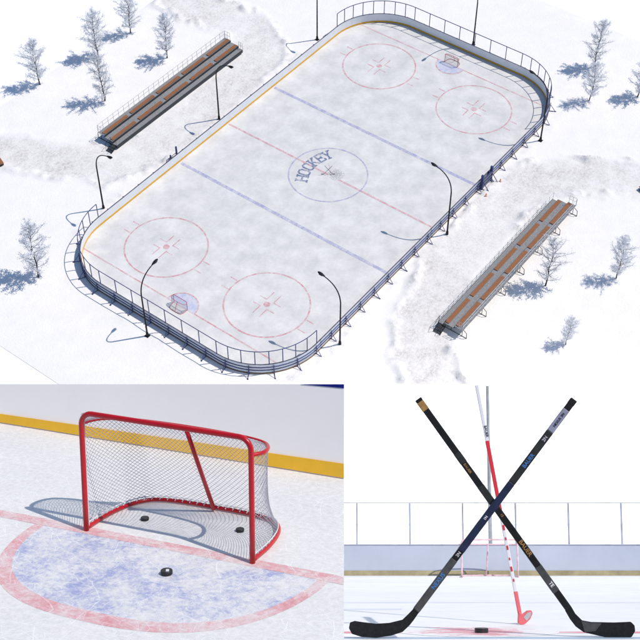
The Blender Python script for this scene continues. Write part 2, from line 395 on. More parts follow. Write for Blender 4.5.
k2 = m.math('SUBTRACT', k, m.math('MULTIPLY', d_.outputs['Value'], .16)); m.color(m.mix(m.ramp(k2, [(.34, 0), (.42, .5)]), rink_ice_color(m), (.16, .19, .17))); m.rough(.6, .2); MOTTLE = m.m
b = MB(); b.add([(.55+.95*math.cos(2*PI*k/30), -.75+.95*math.sin(2*PI*k/30), ZM+.0025) for k in range(30)], [tuple(range(30))]); b.build('ice_mottle', MOTTLE, ice)  # mottled grey-green disc by the tiny sticks, fading outwards
SL = .16
GLY = {'H': [(0,0,0,1.4),(.8,0,.8,1.4),(0,.7,.8,.7)], 'O': [(0,.25,0,1.15),(.8,.25,.8,1.15),(0,1.15,.22,1.4),(.22,1.4,.58,1.4),(.58,1.4,.8,1.15),(0,.25,.22,0),(.22,0,.58,0),(.58,0,.8,.25)],
 'C': [(0,.25,0,1.15),(0,1.15,.22,1.4),(.22,1.4,.58,1.4),(.58,1.4,.8,1.15),(.8,1.2,.8,.95),(0,.25,.22,0),(.22,0,.58,0),(.58,0,.8,.25),(.8,.2,.8,.45)],
 'K': [(0,0,0,1.4),(0,.55,.75,1.4),(.25,.8,.8,0)], 'E': [(0,0,0,1.4),(0,0,.8,0),(0,1.4,.8,1.4),(0,.7,.55,.7),(.8,0,.8,.3),(.8,1.1,.8,1.4),(.55,.55,.55,.85)], 'Y': [(.4,0,.4,.65),(.4,.6,0,1.4),(.4,.6,.8,1.4)]}
FEET = {'H': [(0,0),(.8,0),(0,1.4),(.8,1.4)], 'K': [(0,0),(.8,0),(0,1.4),(.75,1.4)], 'Y': [(.4,0),(0,1.4),(.8,1.4)], 'E': [], 'O': [], 'C': []}
for ch, x, y, a in (('H', -2.3, 1.95, .42), ('O', -1.36, 2.36, .27), ('C', -.33, 2.58, .09), ('K', .7, 2.58, -.07), ('E', 1.7, 2.4, -.24), ('Y', 2.58, 2.05, -.38)):
    b = MB(); z = ZM+.004
    ca, sa = math.cos(a), math.sin(a)
    T_ = lambda p, q: (x+((p-.4)*ca-(q-.7)*sa)*.92, y+((p-.4)*sa+(q-.7)*ca)*.92)
    for k, (x0, y0, x1, y1) in enumerate(GLY[ch]):
        d = Vector((x1-x0, y1-y0)); d.normalize(); e = d*.06
        p, q = T_(x0-e.x, y0-e.y), T_(x1+e.x, y1+e.y); line(p[0], p[1], q[0], q[1], .21, z+k*.0012, '', None, b)
    for k, (fx, fy) in enumerate(FEET[ch]):
        p, q = T_(fx-.24, fy), T_(fx+.24, fy); line(p[0], p[1], q[0], q[1], .17, z+.012+k*.0012, '', None, b)
    b.build('ice_letter', NAVY1, ice)

# boards
bt = thing('rink_boards', 'low white hockey rink boards with yellow kick strip running all round the ice', 'rink boards')
BH = 1.28
def shell(name, mats, i, o, z0, z1, parent, n=14):
    A = rrect(i, n); B = rrect(o, n); k = len(A); b = MB()
    vs = [(x, y, z0) for x, y in A]+[(x, y, z1) for x, y in A]+[(x, y, z1) for x, y in B]+[(x, y, z0) for x, y in B]
    fs = []
    mi = []
    for q in range(k):
        r = (q+1) % k
        fs += [(q, r, r+k, q+k), (q+k, r+k, r+2*k, q+2*k), (q+2*k, r+2*k, r+3*k, q+3*k), (q+3*k, r+3*k, r, q)]
        mi += [0, 0, len(mats)-1 if isinstance(mats, list) else 0, 0]
    b.add(vs, fs); b.mi = mi
    return b.build(name, mats, parent)
shell('board_panel', [BOARDW, BOARDO], 0, .08, -.04, BH, bt)
shell('kick_plate', KICK, -.025, -.003, .03, .27, bt)
shell('top_cap', CAP, -.01, .095, BH+.003, BH+.035, bt)
shell('outer_rail', NAVY, .083, .15, .86, .93, bt)
shell('outer_rail', NAVY, .083, .15, .46, .53, bt)
shell('base_rail', BROWN, .083, .15, -.04, .09, bt)
def along(n, off):
    """n points evenly round the outline with outward normals"""
    P = rrect(off, 24); L = [0]
    for p, q in zip(P, P[1:]+P[:1]): L.append(L[-1]+math.dist(p, q))
    res = []
    for k in range(n):
        t = L[-1]*(k+.35)/n
        i = max(j for j in range(len(P)) if L[j] <= t); p, q = P[i], P[(i+1) % len(P)]; f = (t-L[i])/max(1e-9, math.dist(p, q))
        dx, dy = q[0]-p[0], q[1]-p[1]; l = math.hypot(dx, dy)
        res.append((p[0]+dx*f, p[1]+dy*f, dy/l, -dx/l))
    return res
brm = MB(); brm.box((.0, -.04, -.02), (.07, .04, 1.25)); brm.tube([(.06, 0, .95), (.72, 0, .0)], .035, 6); brm.tube([(.03, 0, .05), (.78, 0, .03)], .03, 6); brm.box((.66, -.08, -.02), (.82, .08, .03))
brme = brm.mesh('brace', NAVY)
for x, y, nx, ny in along(66, .17):
    o = bpy.data.objects.new('brace', brme); col.objects.link(o); o.parent = bt; o.location = (x, y, 0); o.rotation_euler.z = math.atan2(ny, nx)

# protective fence on the boards at both ends
FT = 3.2
def end_fence(s, label):
    t = thing('safety_fence', label, 'fence', group=None)
    pts = []
    P = rrect(.03, 24); n4 = 25
    seq = (P[0:n4]+P[n4:2*n4]) if s > 0 else (P[2*n4:3*n4]+P[3*n4:4*n4])
    L = [0]
    for p, q in zip(seq[:-1], seq[1:]): L.append(L[-1]+math.dist(p, q))
    def pt(d):
        i = max(j for j in range(len(seq)-1) if L[j] <= d+1e-9); f = (d-L[i])/(L[i+1]-L[i]); return (seq[i][0]+(seq[i+1][0]-seq[i][0])*f, seq[i][1]+(seq[i+1][1]-seq[i][1])*f)
    arc = L[24]; tot = L[-1]; st = L[25]-L[24]
    ds = [arc*k/8 for k in range(9)]+[arc+st*k/7 for k in range(1, 7)]+[arc+st+arc*k/8 for k in range(9)]
    pm = MB().box((-.035, -.035, BH+.04), (.035, .035, FT)).mesh('post', NAVY)
    for d in ds:
        x, y = pt(min(d, tot-1e-6)); o = bpy.data.objects.new('post', pm); col.objects.link(o); o.parent = t; o.location = (x, y, 0)
    MB().tube([(*p, FT+.02) for p in seq], .045, 6).build('top_rail', NAVY, t)
    return t
end_fence(1, 'navy post and rail fence on the curved boards at the far end of the rink')
end_fence(-1, 'navy post and rail fence on the curved boards at the near end of the rink')

# player gates
def gate(u, v, s, label, full):
    W_ = .95 if full else .5; Wd = W_-.11
    t = thing('player_gate', label, 'gate', loc=(u, v, 0), rz=0 if s < 0 else PI, group=None)
    y = -.32
    for x, ph in ((-W_, 2.05), (W_, 2.05 if full else 1.45)):
        wd = .11 if full else .09
        MB().box((x-wd, y-.06, 0), (x+wd, y+.26 if full else y+.1, ph)).build('gate_post', NAVY, t, bevel=.02)
        MB().tube([(x, y-.05, 1.1), (x, y-.95, .03)], .045, 6).tube([(x, y-.05, .08), (x, y-1.0, .05)], .04, 6).build('brace', NAVY, t)
    MB().box((-Wd, y, .1), (Wd, y+.06, 1.5 if full else .9)).build('door_panel', NAVY, t)
    b = MB()
    for z in (.35, .8, 1.3 if full else .86): b.tube([(-Wd, y-.05, z), (Wd, y-.05, z)], .035, 6)
    b.build('door_rail', GREYST, t)
    hz = 1.0 if full else .6; MB().tube([(.3, y-.03, hz), (.3, y-.14, hz), (.3, y-.14, hz+.25), (.3, y-.03, hz+.25)], .02, 6).build('handle', DARK, t)
gate(9.4, -14.95, -1, 'dark navy steel gate in the boards beside the two orange cones', True)
t = gate(-9.0, 14.95, 1, 'navy gate frame showing above the long boards opposite the left bleachers', False)
for x, l in ((7.9, 'small orange traffic cone at the left foot of the navy gate'), (10.9, 'small orange traffic cone at the right foot of the navy gate')):
    t = thing('traffic_cone', l, 'cone', loc=(x-.2, -16.25, 0), group='orange cones by the rink gate')
    MB().box((-.2, -.2, -.01), (.2, .2, .04)).build('base', CONE, t, bevel=.01)
    MB().lathe([(.15, .04), (.04, .5), (.03, .51)], 14).build('cone_body', CONE, t, smooth=False)
    MB().lathe([(.116, .18), (.085, .32)], 14).build('white_stripe', WHITEP, t)

# lamp posts
def lamp_post():
    t = thing('lamp_post', 'x', 'lamp post')
    MB().box((-.24, -.24, -.03), (.24, .24, .05)).lathe([(.16, .05), (.13, .5), (.1, .55)], 12).build('base_plate', DARK, t)
    pts = [(0, 0, .05), (0, 0, 2), (0, 0, 4.5), (0, 0, 6.2)]
    for k in range(1, 11):
        f = k/10; a = (1-f)**2; b_ = 2*f*(1-f); c = f*f
        pts.append((b_*.12+c*2.0, 0, a*6.2+b_*8.35+c*8.72))
    MB().tube(pts, [.095, .088, .08, .072]+[.066-.002*k for k in range(10)], 10).build('pole', DARK, t, smooth=True)
    h = MB(); n = 12
    sec = [(-.1, .05), (.05, .11), (.3, .17), (.55, .16), (.72, .09), (.77, .03)]
    vs = []; fs = []
    for x, r in sec:
        for j in range(n): a = 2*PI*j/n; vs.append((2.0+x, r*math.cos(a), 8.76+.18*x+r*.5*math.sin(a)))
    for i in range(len(sec)-1):
        for j in range(n): fs.append((i*n+j, i*n+(j+1) % n, (i+1)*n+(j+1) % n, (i+1)*n+j))
    fs += [tuple(range(n)), tuple(range((len(sec)-1)*n, len(sec)*n))]
    lh = h.add(vs, fs).build('lamp_head', DARK, t, smooth=True)
    MB().box((2.2, -.12, 8.68), (2.58, .12, 8.74)).build('lens', GLASS, lh)
    return t
lp = lamp_post()
lamps = [(-30.4, 0, 0, 'lamp post behind the near end boards, close to the near goal'), (30.4, 0, PI, 'lamp post behind the far end boards, close to the far goal'),
 (-19.6, -16.2, PI/2, 'lamp post outside the right boards at the near corner, base in open snow'), (.05, -16.1, PI/2, 'lamp post at mid rink between the right boards and the right bleachers'),
 (19.6, -16.2, PI/2, 'lamp post outside the right boards at the far corner beyond the navy gate'),
 (-19.5, 16.4, -PI/2, 'lamp post outside the left boards at the near corner, left of the left bleachers'), (-.05, 16.1, -PI/2, 'lamp post at mid rink standing in front of the left bleachers'),
 (19.4, 16.3, -PI/2, 'lamp post outside the left boards at the far corner, cut by the top')]
for i, (x, y, rz, l) in enumerate(lamps):
    o = lp if i == 0 else dup(lp)
    o['label'] = l; o['group'] = 'curved lamp posts around the rink'; put(o, F1, (x, y, 0), rz)

# bleachers: front at y=0, rising to +y
def bleachers(label, loc, rz, mirror):
    t = thing('bleachers', label, 'bleachers', loc=loc, rz=rz, group='orange seated bleachers beside the rink')
    X0, X1 = -11.4, 11.4
    sx = -1 if mirror else 1
    decks = [((-.1, .50), .60), ((.55, 1.74), .90), ((1.79, 2.72), 1.2)]
    for (y0, y1), z in decks: MB().box((X0, y0, z-.05), (X1, y1, z)).build('deck', DECK, t)
    for y, z0, z1 in ((-.13, .22, .60), (.525, .61, .87), (1.765, .91, 1.17)): MB().box((X0, y-.025, z0), (X1, y+.025, z1)).build('riser', RISER, t)
    n = 5; gap = .62; sl = (X1-X0-.3-gap*(n-1))/n
    for y, z in ((.58, .955), (1.82, 1.255)):
        for k in range(n):
            x = X0+.15+k*(sl+gap)
            se = MB()
            for j in range(3): se.box((x, y+.15*j, z), (x+sl, y+.15*j+.135, z+.045))
            so_ = se.build('seat', WOOD, t)
            br = MB()
            for q in (.3, sl/2, sl-.3): br.box((x+q-.03, y+.02, z-.05), (x+q+.03, y+.40, z-.001))
            br.build('bracket', RISER, so_)
    for k in range(7):
        x = X0+.25+k*(X1-X0-.5)/6; f = MB()
        f.tube([(x, 0, 0), (x, 0, .57)], .035, 6).tube([(x, 1.3, 0), (x, 1.3, .85)], .035, 6).tube([(x, 2.6, 0), (x, 2.6, 1.14)], .035, 6)
        f.tube([(x, 0, .05), (x, 3.15, .05)], .035, 6).tube([(x, 2.6, 1.1), (x, 3.1, .75), (x, 3.15, .05)], .035, 6).tube([(x, 0, .48), (x, 2.6, 1.1)], .03, 6).tube([(x, .1, .06), (x, 2.35, 1.05)], .025, 6)
        f.build('support_frame', RISER, t)
    def rail(pts, ns, h, name='railing'):
        r = MB(); (x0, y0, z), (x1, y1, _) = pts
        for k in range(ns+1):
            f = k/ns; r.tube([(x0+(x1-x0)*f, y0+(y1-y0)*f, z), (x0+(x1-x0)*f, y0+(y1-y0)*f, z+h)], .02, 5)
        for hh_ in (h, h*.5): r.tube([(x0, y0, z+hh_), (x1, y1, z+hh_)], .02, 5)
        r.build(name, THINR, t)
    rail([(X0, 2.74, 1.2), (X1, 2.74, 0)], 26, 1.0)
    if mirror: rail([(X0, -.1, .60), (X1, -.1, 0)], 26, 1.0)
    rail([(X1, -.1, .60), (X1, .5, 0)], 2, .95); rail([(X1, 1.85, 1.2), (X1, 2.7, 0)], 2, 1.0); rail([(X0, 1.85, 1.2), (X0, 2.7, 0)], 2, 1.0)
    # end stair
    s_ = MB(); e = X1 if mirror else X0; d = 1 if mirror else -1
    for k, z in enumerate((.46, .3, .14)): s_.box((min(e+d*(.03+.3*k), e+d*(.03+.3*(k+1))), -.05, z-.04), (max(e+d*(.03+.3*k), e+d*(.03+.3*(k+1))), .75, z))
    s_.build('stair', RISER, t)
    for y in (-.06, .76):
        q = MB()
        q.tube([(e, y, .55), (e+d*1.0, y, .02)], .035, 6).tube([(e+d*.02, y, .56), (e+d*.02, y, 1.5), (e+d*.95, y, 1.0), (e+d*.95, y, .02)], .022, 6)
        q.build('stair_rail', DARK, t)
    return t
bleachers('long bleachers left of the rink with dark risers and two rows of orange seats', (.1, 22.1, 0), 0, False)
bleachers('long bleachers right of the rink, railed on the rink side, orange seats in two rows', (-.1, -22.75, 0), PI, True)

def bench(label, loc, rz):
    t = thing('bench', label, 'bench', loc=loc, rz=rz)
    b = MB()
    for j in range(3): b.box((-1.0, -.28+.19*j, .46), (1.0, -.11+.19*j, .52))
    b.build('seat', WOOD, t)
    for x in (-.8, .8): MB().box((x-.05, -.27, -.02), (x+.05, .27, .455)).build('leg', RISER, t)
    MB().box((-1, .27, .4), (1, .31, .9)).build('backrest', RISER, t)
bench('orange slatted bench at the left edge of the snow, far from the bleachers', (-21.1, 31.3, 0), 1.2)
bench('dark backed bench at the right edge of the snow, beyond the right bleachers', (18.9, -30.3, 0), -1.9)

# trees
def tree_mesh(seed):
    r = random.Random(seed); tr = MB(); H = 1.0
    bend = [(r.uniform(-.02, .02), r.uniform(-.02, .02)) for _ in range(7)]
    tp = []; x = y = 0
    for k in range(8):
        if k: x += bend[k-1][0]; y += bend[k-1][1]
        tp.append(Vector((x, y, H*k/7*.97-.02)))
    tr.tube(tp, [.0135-.0115*k/7 for k in range(8)], 7)
    cr = MB()
    def trunk(z):
        f = min(6.999, max(0, (z+.02)/.97*7)); i = int(f); return tp[i].lerp(tp[i+1], f-i)
    nb = 40
    for k in range(nb):
        z = .1+.88*(k+.5*r.random())/nb; p = trunk(z); az = k*2.4+r.uniform(-.5, .5)
        q = (z-.1)/.9
        ln = (.05+.24*(math.sin(PI*min(1, q*.8+.2)))**.8)*r.uniform(.5, 1.25)*(1 if q < .8 else .8)
        el = r.uniform(.35, .95)
        d = Vector((math.cos(az)*math.cos(el), math.sin(az)*math.cos(el), math.sin(el)))
        e1 = p+d*ln*.55; e2 = e1+(d+Vector((0, 0, .15))).normalized()*ln*.45
        cr.tube([p, e1, e2], [.0048, .0032, .0012], 4, 0, cap=False)
        for j in range(11):
            f = .2+.8*j/10; bp = p.lerp(e1, f/.55) if f < .55 else e1.lerp(e2, (f-.55)/.45)
            dd = (d*.6+Vector((r.uniform(-1, 1), r.uniform(-1, 1), r.uniform(-.5, .7)))*.8).normalized()
            tl = r.uniform(.035, .085)*(1.1-.3*q); te = bp+dd*tl
            cr.tube([bp, te], [.0016, .0008], 3, 0, cap=False)
            for _ in range(r.randint(8, 12)):
                c = bp.lerp(te, r.uniform(.1, 1.1))+Vector((r.gauss(0, .013), r.gauss(0, .013), r.gauss(0, .012)))
                a = Vector((r.gauss(0, 1), r.gauss(0, 1), r.gauss(0, 1))).normalized(); b2 = a.orthogonal().normalized()
                s1, s2 = r.uniform(.007, .0145), r.uniform(.004, .0075)
                cr.add([c-a*s1, c+b2*s2, c+a*s1, c-b2*s2], [(0, 1, 2, 3)], 1)
    return tr.mesh('trunk', BARK, True), cr.mesh('crown', [TWIG, FROST])
TM = [tree_mesh(s) for s in (3, 11, 23, 42)]
trees = [(-8.2, 37.7, 6.6, 'frosty birch alone at the far left, nearest the left edge of the snow'),
 (.1, 35.9, 6.9, 'tall frosty birch standing right behind the one at the left bleachers'),
 (-5.7, 29.3, 6.9, 'frosty birch just behind the near end of the left bleachers'),
 (6.2, 36.1, 6.2, 'frosty birch behind the left bleachers, cut by the top of the picture'),
 (5.1, 28.9, 6.4, 'frosty birch just behind the middle of the left bleachers'),
 (35.5, -14.4, 6.8, 'frosty birch right of the far end of the rink, the farther of a close pair'),
 (29.4, -17.1, 5.7, 'frosty birch right of the far end of the rink, the nearer of a close pair'),
 (33.6, -21.4, 6.1, 'frosty birch cut by the right edge of the picture'),
 (-.1, -28.5, 6.8, 'frosty birch behind the middle of the right bleachers, crown against the seats'),
 (5.3, -33.9, 5.7, 'frosty birch alone in the snow far right of the right bleachers'),
 (-5.9, -34.3, 3.9, 'smallest frosty birch, a sapling low on the right snowfield'),
 (-31.3, 14.6, 7.3, 'frosty birch at the left, outside the near left corner of the rink')]
for i, (x, y, h, l) in enumerate(trees):
    t = thing('birch_tree', l, 'tree', loc=(x, y, 0), rz=i*1.9, group='frosted birches in the snow', s=h)
    a, c = TM[i % 4]
    for nm, me in (('trunk', a), ('crown', c)):
        o = bpy.data.objects.new(nm, me); col.objects.link(o); o.parent = t

# ================================================================== goal (shared by all three places)
def smooth_curve(pts, n):
    """Catmull-Rom through pts, resampled evenly to n points"""
    P = [Vector(p) for p in pts]; P = [P[0]*2-P[1]]+P+[P[-1]*2-P[-2]]; out = []
    for i in range(1, len(P)-2):
        for k in range(16):
            t = k/16; a, b, c, d = P[i-1:i+3]
            out.append(.5*((2*b)+(c-a)*t+(2*a-5*b+4*c-d)*t*t+(3*b-a-3*c+d)*t**3))
    out.append(P[-2]); L = [0]
    for p, q in zip(out[:-1], out[1:]): L.append(L[-1]+(q-p).length)
    res = []
    for k in range(n):
        d = L[-1]*k/(n-1); i = min(len(out)-2, max(j for j in range(len(out)) if L[j] <= d+1e-9)); f = (d-L[i])/max(1e-9, L[i+1]-L[i]); res.append(out[i].lerp(out[i+1], min(1, f)))
    return res
def make_goal(label, cat='goal'):
    t = thing('hockey_goal', label, cat)
    R_ = .0265; W, Hh = .915, 1.22
    arc = []
    rc = .12
    for k in range(9): a = PI-PI/2*k/8; arc.append((-W+rc+rc*math.cos(a), 0, Hh-rc+rc*math.sin(a)))
    fr = [(-W, 0, .0), (-W, 0, .4), (-W, 0, .8)]+arc+[(0, 0, Hh)]+[(-x, y, z) for x, y, z in reversed(arc)]+[(W, 0, .8), (W, 0, .4), (W, 0, .0)]
    MB().tube(fr, R_, 14).build('front_frame', RED, t, smooth=True)
    half = [(W, .02), (.91, .38), (.85, .68), (.72, .88), (.52, .955), (.25, .98), (0, .98)]
    bp = [(-x, y, .03) for x, y in half]+[(x, y, .03) for x, y in reversed(half[:-1])]
    base = smooth_curve(bp, 120)
    MB().tube(base, .022, 8).build('base_frame', RED, t, smooth=True)
    hs = [(W, .0), (.985, .12), (.95, .27), (.82, .37), (.5, .43), (0, .45)]
    tp_ = [(-x, y, 1.06) for x, y in hs]+[(x, y, 1.06) for x, y in reversed(hs[:-1])]
    top = smooth_curve(tp_, 120)
    MB().tube(top, .02, 8).build('top_shelf_bar', RED, t, smooth=True)
    MB().tube([(0, .41, 1.06), (0, .667, .55), (0, .93, .03)], .022, 8).build('centre_bar', RED, t, smooth=True)
    # diamond mesh net: node grid on the back/side surface
    NR = .0022; net = MB(); NU, NV = 56, 24
    bs = smooth_curve([p for p in bp], 2*NU+1); ts = smooth_curve([p for p in tp_], 2*NU+1)
    def S(i, j):
        f = j/(2*NV); p = bs[i].lerp(ts[i], f); bulge = math.sin(PI*f)*.045*math.sin(PI*i/(2*NU))
        c = Vector((p.x, p.y-.2, 0)); c.z = 0
        return p + (c.normalized() if c.length > 1e-6 else c)*bulge*(-1)
    for i in range(2*NU+1):
        for j in range(2*NV+1):
            if (i+j) % 2: continue
            for dj in (-1, 1):
                if i < 2*NU and 0 <= j+dj <= 2*NV:
                    net.tube([S(i, j), S(i+1, j+dj)], NR, 3, cap=False)
    # roof of the net
    fr_top = [Vector((-W+2*W*k/(2*NU), 0, Hh)) for k in range(2*NU+1)]; NT = 7
    for i in range(2*NU+1):
        for j in range(2*NT+1):
            if (i+j) % 2: continue
            for dj in (-1, 1):
                if i < 2*NU and 0 <= j+dj <= 2*NT:
                    net.tube([fr_top[i].lerp(ts[i], j/(2*NT)), fr_top[i+1].lerp(ts[i+1], (j+dj)/(2*NT))], NR, 3, cap=False)
    net.build('net', NETM, t)
    lc = MB(); q = smooth_curve([(x, y-.012, .075) for x, y, _ in bp], 100)
    lc.tube(q, .007, 4)
    b2 = smooth_curve([(x, y, .03) for x, y, _ in bp], 160)
    for k in range(1, 159, 4): lc.tube([b2[k]+Vector((0, 0, -.02)), b2[k]+Vector((0, -.024, .012)), b2[k+1]+Vector((0, -.012, .045))], .005, 4)
    for s in (-1, 1): lc.tube([(s*W*.985, .03, .05), (s*W*.985, .03, 1.12)], .006, 4)
    lc.build('lacing', LACE, t)
    return t
goal = make_goal('large red framed hockey goal with white mesh net, close up before the yellow striped boards')
put(goal, F2)
g1 = dup(goal, label='small red hockey goal on the near goal line of the rink'); put(g1, F1, (-25.3, 0, .026), PI/2)
g2 = dup(goal, label='small red hockey goal on the far goal line of the rink'); put(g2, F1, (25.3, 0, .026), -PI/2)

# ================================================================== 2. THE GOAL SET
BV = 2.31
A2 = at(F2, 344, 700); B2 = at(F2, 344, 477.5, 1, BV); D2 = at(F2, -120, 700)
uR = at(F2, 344, 470, 1, BV).x; uL = at(F2, -120, 410, 1, BV).x
b = MB(); b.prism([(A2.x, A2.y), (uR, BV), (uL, BV), (D2.x, D2.y)], -.25, 0, 'xy')
i2 = put(b.build('ice_floor', ICE2), F2); tag(i2, kind='structure')
# crease
def dshape(k, w_, d_, n=40):
    out = []
    for j in range(n+1):
        a = PI+PI*j/n; c, s = math.cos(a), math.sin(a)
        out.append((math.copysign(abs(c)**.78, c)*w_, -abs(s)**.9*d_))
    return out
off = (.12, .02)
outer = [(x+off[0], y+off[1]) for x, y in dshape(0, 1.60, 1.62)]; inner = [(x+off[0], y+off[1]) for x, y in dshape(0, 1.49, 1.44)]
b = MB(); b.add([(x, y, .0012) for x, y in inner], [tuple(range(len(inner)))]); b.build('goal_crease', BLU2, i2)
b = MB(); b.strip(outer, inner, .0012); b.build('crease_line', RED2, i2)
# keep the goal line on the floor: its right end follows the floor's edge
def edge_u(v):
    f = (v-A2.y)/(BV-A2.y); return A2.x+(uR-A2.x)*f
b = MB(); b.add([(-3.9, -.07, .0024), (edge_u(-.07)-.004, -.07, .0024), (edge_u(.08)-.004, .08, .0024), (-3.9, .08, .0024)], [(0, 1, 2, 3)]); b.build('goal_line', RED2, i2)

t2 = thing('dasher_boards', 'tall white dasher boards with wide yellow kick strip behind the big goal', 'rink boards', F2)
LEAN = math.radians(17)  # boards tipped back so their face catches more sun
W2 = F2 @ Matrix.Translation((0, BV, 0)) @ Matrix.Rotation(-LEAN, 4, 'X')
t2.matrix_world = W2
wa = lambda x, y: (at(W2, x, y, 1, 0).x, at(W2, x, y, 1, 0).z)
b = MB(); b.prism([(uL, -.02), (uR, -.02), wa(344, 384.2), wa(-120, 384.2)], .003, .12, 'xz'); b.build('board_panel', BOARDW2, t2)
b = MB(); b.prism([(uL, .012), (uR, .012), wa(344, 463.7), wa(-120, 396.3)], -.012, 0, 'xz'); b.build('kick_plate', KICK2, t2)
b = MB(); b.prism([wa(301, 384.3), wa(344, 384.3), wa(344, 388.2)], -.004, .001, 'xz'); b.build('top_cap', simple('deep_blue_cap', (.006, .012, .20), .4, .4), t2)

def puck(label, F, loc, s=1.0, mark=False, rz=0, group=None):
    t = thing('hockey_puck', label, 'puck', F, loc, rz, group, s)
    MB().lathe([(.036, 0), (.038, .003), (.038, .0225), (.036, .0255)], 24).build('puck_body', PUCK, t)
    if mark: MB().box((-.004, -.022, .0256), (.016, .012, .0266)).build('puck_mark', PUCKW, t)
    return t
puck('black puck with a small white mark in the blue goal crease', F2, (.31, -.53, .006), 1.45, True, .5)
puck('black puck inside the big goal near its left post', F2, (-.53, .46, .002), 1.1)
puck('black puck inside the big goal near its right post', F2, (.47, .60, .002), 1.1)

# ================================================================== 3. THE STICK SET
def px(x, y, v=0.0):
    p = at(F3, x, y, 1, v); return (p.x, p.z)
vb = at(F3, 494, 575.6).y
lx = at(F3, 344, 620).x
nearL = at(F3, 344, 663); farL = at(F3, 344, 575.6); farR = at(F3, 690, 575.6); nearR = at(F3, 690, 663)
ex = .8
b = MB(); b.prism([(nearL.x-ex, nearL.y), (nearR.x, nearR.y), (farR.x, vb+.4), (farL.x-ex, vb+.4)], -.2, 0, 'xy')
i3 = put(b.build('ice_sheet', ICE3), F3); tag(i3, kind='structure')
def floor_strip(y0, y1, x0, x1, z, name, mat, wob=0):
    A = []; B = []; n = 24
    for k in range(n+1):
        x = x0+(x1-x0)*k/n; e = wob*math.sin(k*1.9)+wob*.6*math.sin(k*4.1+1); f = (min(k, n-k)/5 if min(k, n-k) < 5 else 1) if wob else 1
        ym = (y0+y1)/2; p = at(F3, x, ym+(y0-ym)*f+e*f); q = at(F3, x, ym+(y1-ym)*f+e*f*.4); A.append((p.x, p.y)); B.append((q.x, q.y))
    b = MB(); b.strip(A, B, z); b.build(name, mat, i3)
floor_strip(631.6, 633.4, 338, 690, .0006, 'centre_line', RED3)
q = [at(F3, 478, 631.5).x, at(F3, 478, 631.5).y]
mk = MB(); n = 40
mk.add([(q[0]+.46*math.cos(2*PI*k/n), q[1]+.36*math.sin(2*PI*k/n), .0012) for k in range(n)], [tuple(range(n))]); mk.build('centre_spot', REDS, i3)
floor_strip(637.2, 638.8, 338, 690, .0006, 'blue_line', BLU3)
floor_strip(608.6, 609.9, 338, 402, .0006, 'pale_line', GRY3); floor_strip(602.2, 603.0, 338, 690, .0006, 'pale_line', GRY3)

# boards with glass
SB = (vb+7)/7
t3 = thing('rink_wall', 'blue grey rink boards topped by glass panels, in the distance behind the crossed sticks', 'rink boards', F3, (0, vb, 0))
def wz(y): return at(F3, 494, y, 1, vb).z
xl, xr = farL.x-ex, farR.x
zc, zt, zk = wz(545.2), wz(503.2), wz(570.6)
MB().box((xl, 0, .0), (xr, .03, zc)).build('board_panel', BB, t3)
MB().box((xl, -.008, .001), (xr, -.001, zk)).build('kick_plate', OLIVE, t3)
MB().box((xl, -.008, zc+.001), (xr, .036, zc+.010)).build('top_cap', POSTG, t3)
for x in (304, 357, 410, 463, 516, 569, 622, 675):
    u = at(F3, x, 530, 1, vb).x; MB().box((u-.0085, .006, zc+.011), (u+.0085, .022, zt)).build('glass_post', POSTG, t3)
MB().box((xl, .004, zt+.001), (xr, .026, zt+.010)).build('top_rail', GREYP, t3)
MB().box((xl, .012, zc+.011), (xr, .016, zt)).build('glass_panel', CLEAR, t3)
# far lamp pole behind the boards
u = at(F3, 490, 520, 1, vb+.12).x
t = thing('lamp_pole', 'thin grey pole rising behind the glass, between the crossed sticks', 'pole', F3, (u, vb+.12, 0))
MB().lathe([(.045, 0), (.045, .02)], 12).build('base_plate', FPOLE, t)
MB().tube([(0, 0, .01), (0, 0, at(F3, 490, 386, 1, vb+.12).z)], [.024, .017], 8).build('pole', FPOLE, t, smooth=True)
# goal in front of the boards
gv = vb-.47; w0 = at(F3, 461, 575, 1, gv).x; w1 = at(F3, 519, 575, 1, gv).x
PALE = simple('haze_paled_red', (.80, .52, .55), .6, .2)  # goal red paled so its colour carries the distance haze
g3 = dup(goal, label='faint red goal far behind the crossed sticks, before the blue grey boards'); put(g3, F3, ((w0+w1)/2, gv, 0), 0, (w1-w0)/1.89*.999)
# sky backdrop
vs_ = vb+.3
b = MB(); q0 = at(F3, 344, 384.3, 1, vs_); q1 = at(F3, 690, 384.3, 1, vs_)
b.add([(q0.x-ex, 0, 0), (q1.x, 0, 0), (q1.x, 0, q1.z), (q0.x-ex, 0, q0.z)], [(0, 1, 2, 3)])
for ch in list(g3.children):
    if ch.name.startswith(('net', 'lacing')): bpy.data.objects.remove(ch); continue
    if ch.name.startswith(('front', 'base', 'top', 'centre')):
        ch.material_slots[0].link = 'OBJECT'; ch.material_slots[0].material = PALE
s3 = put(b.build('sky', SKYB), F3, (0, vs_, .001)); tag(s3, kind='structure')

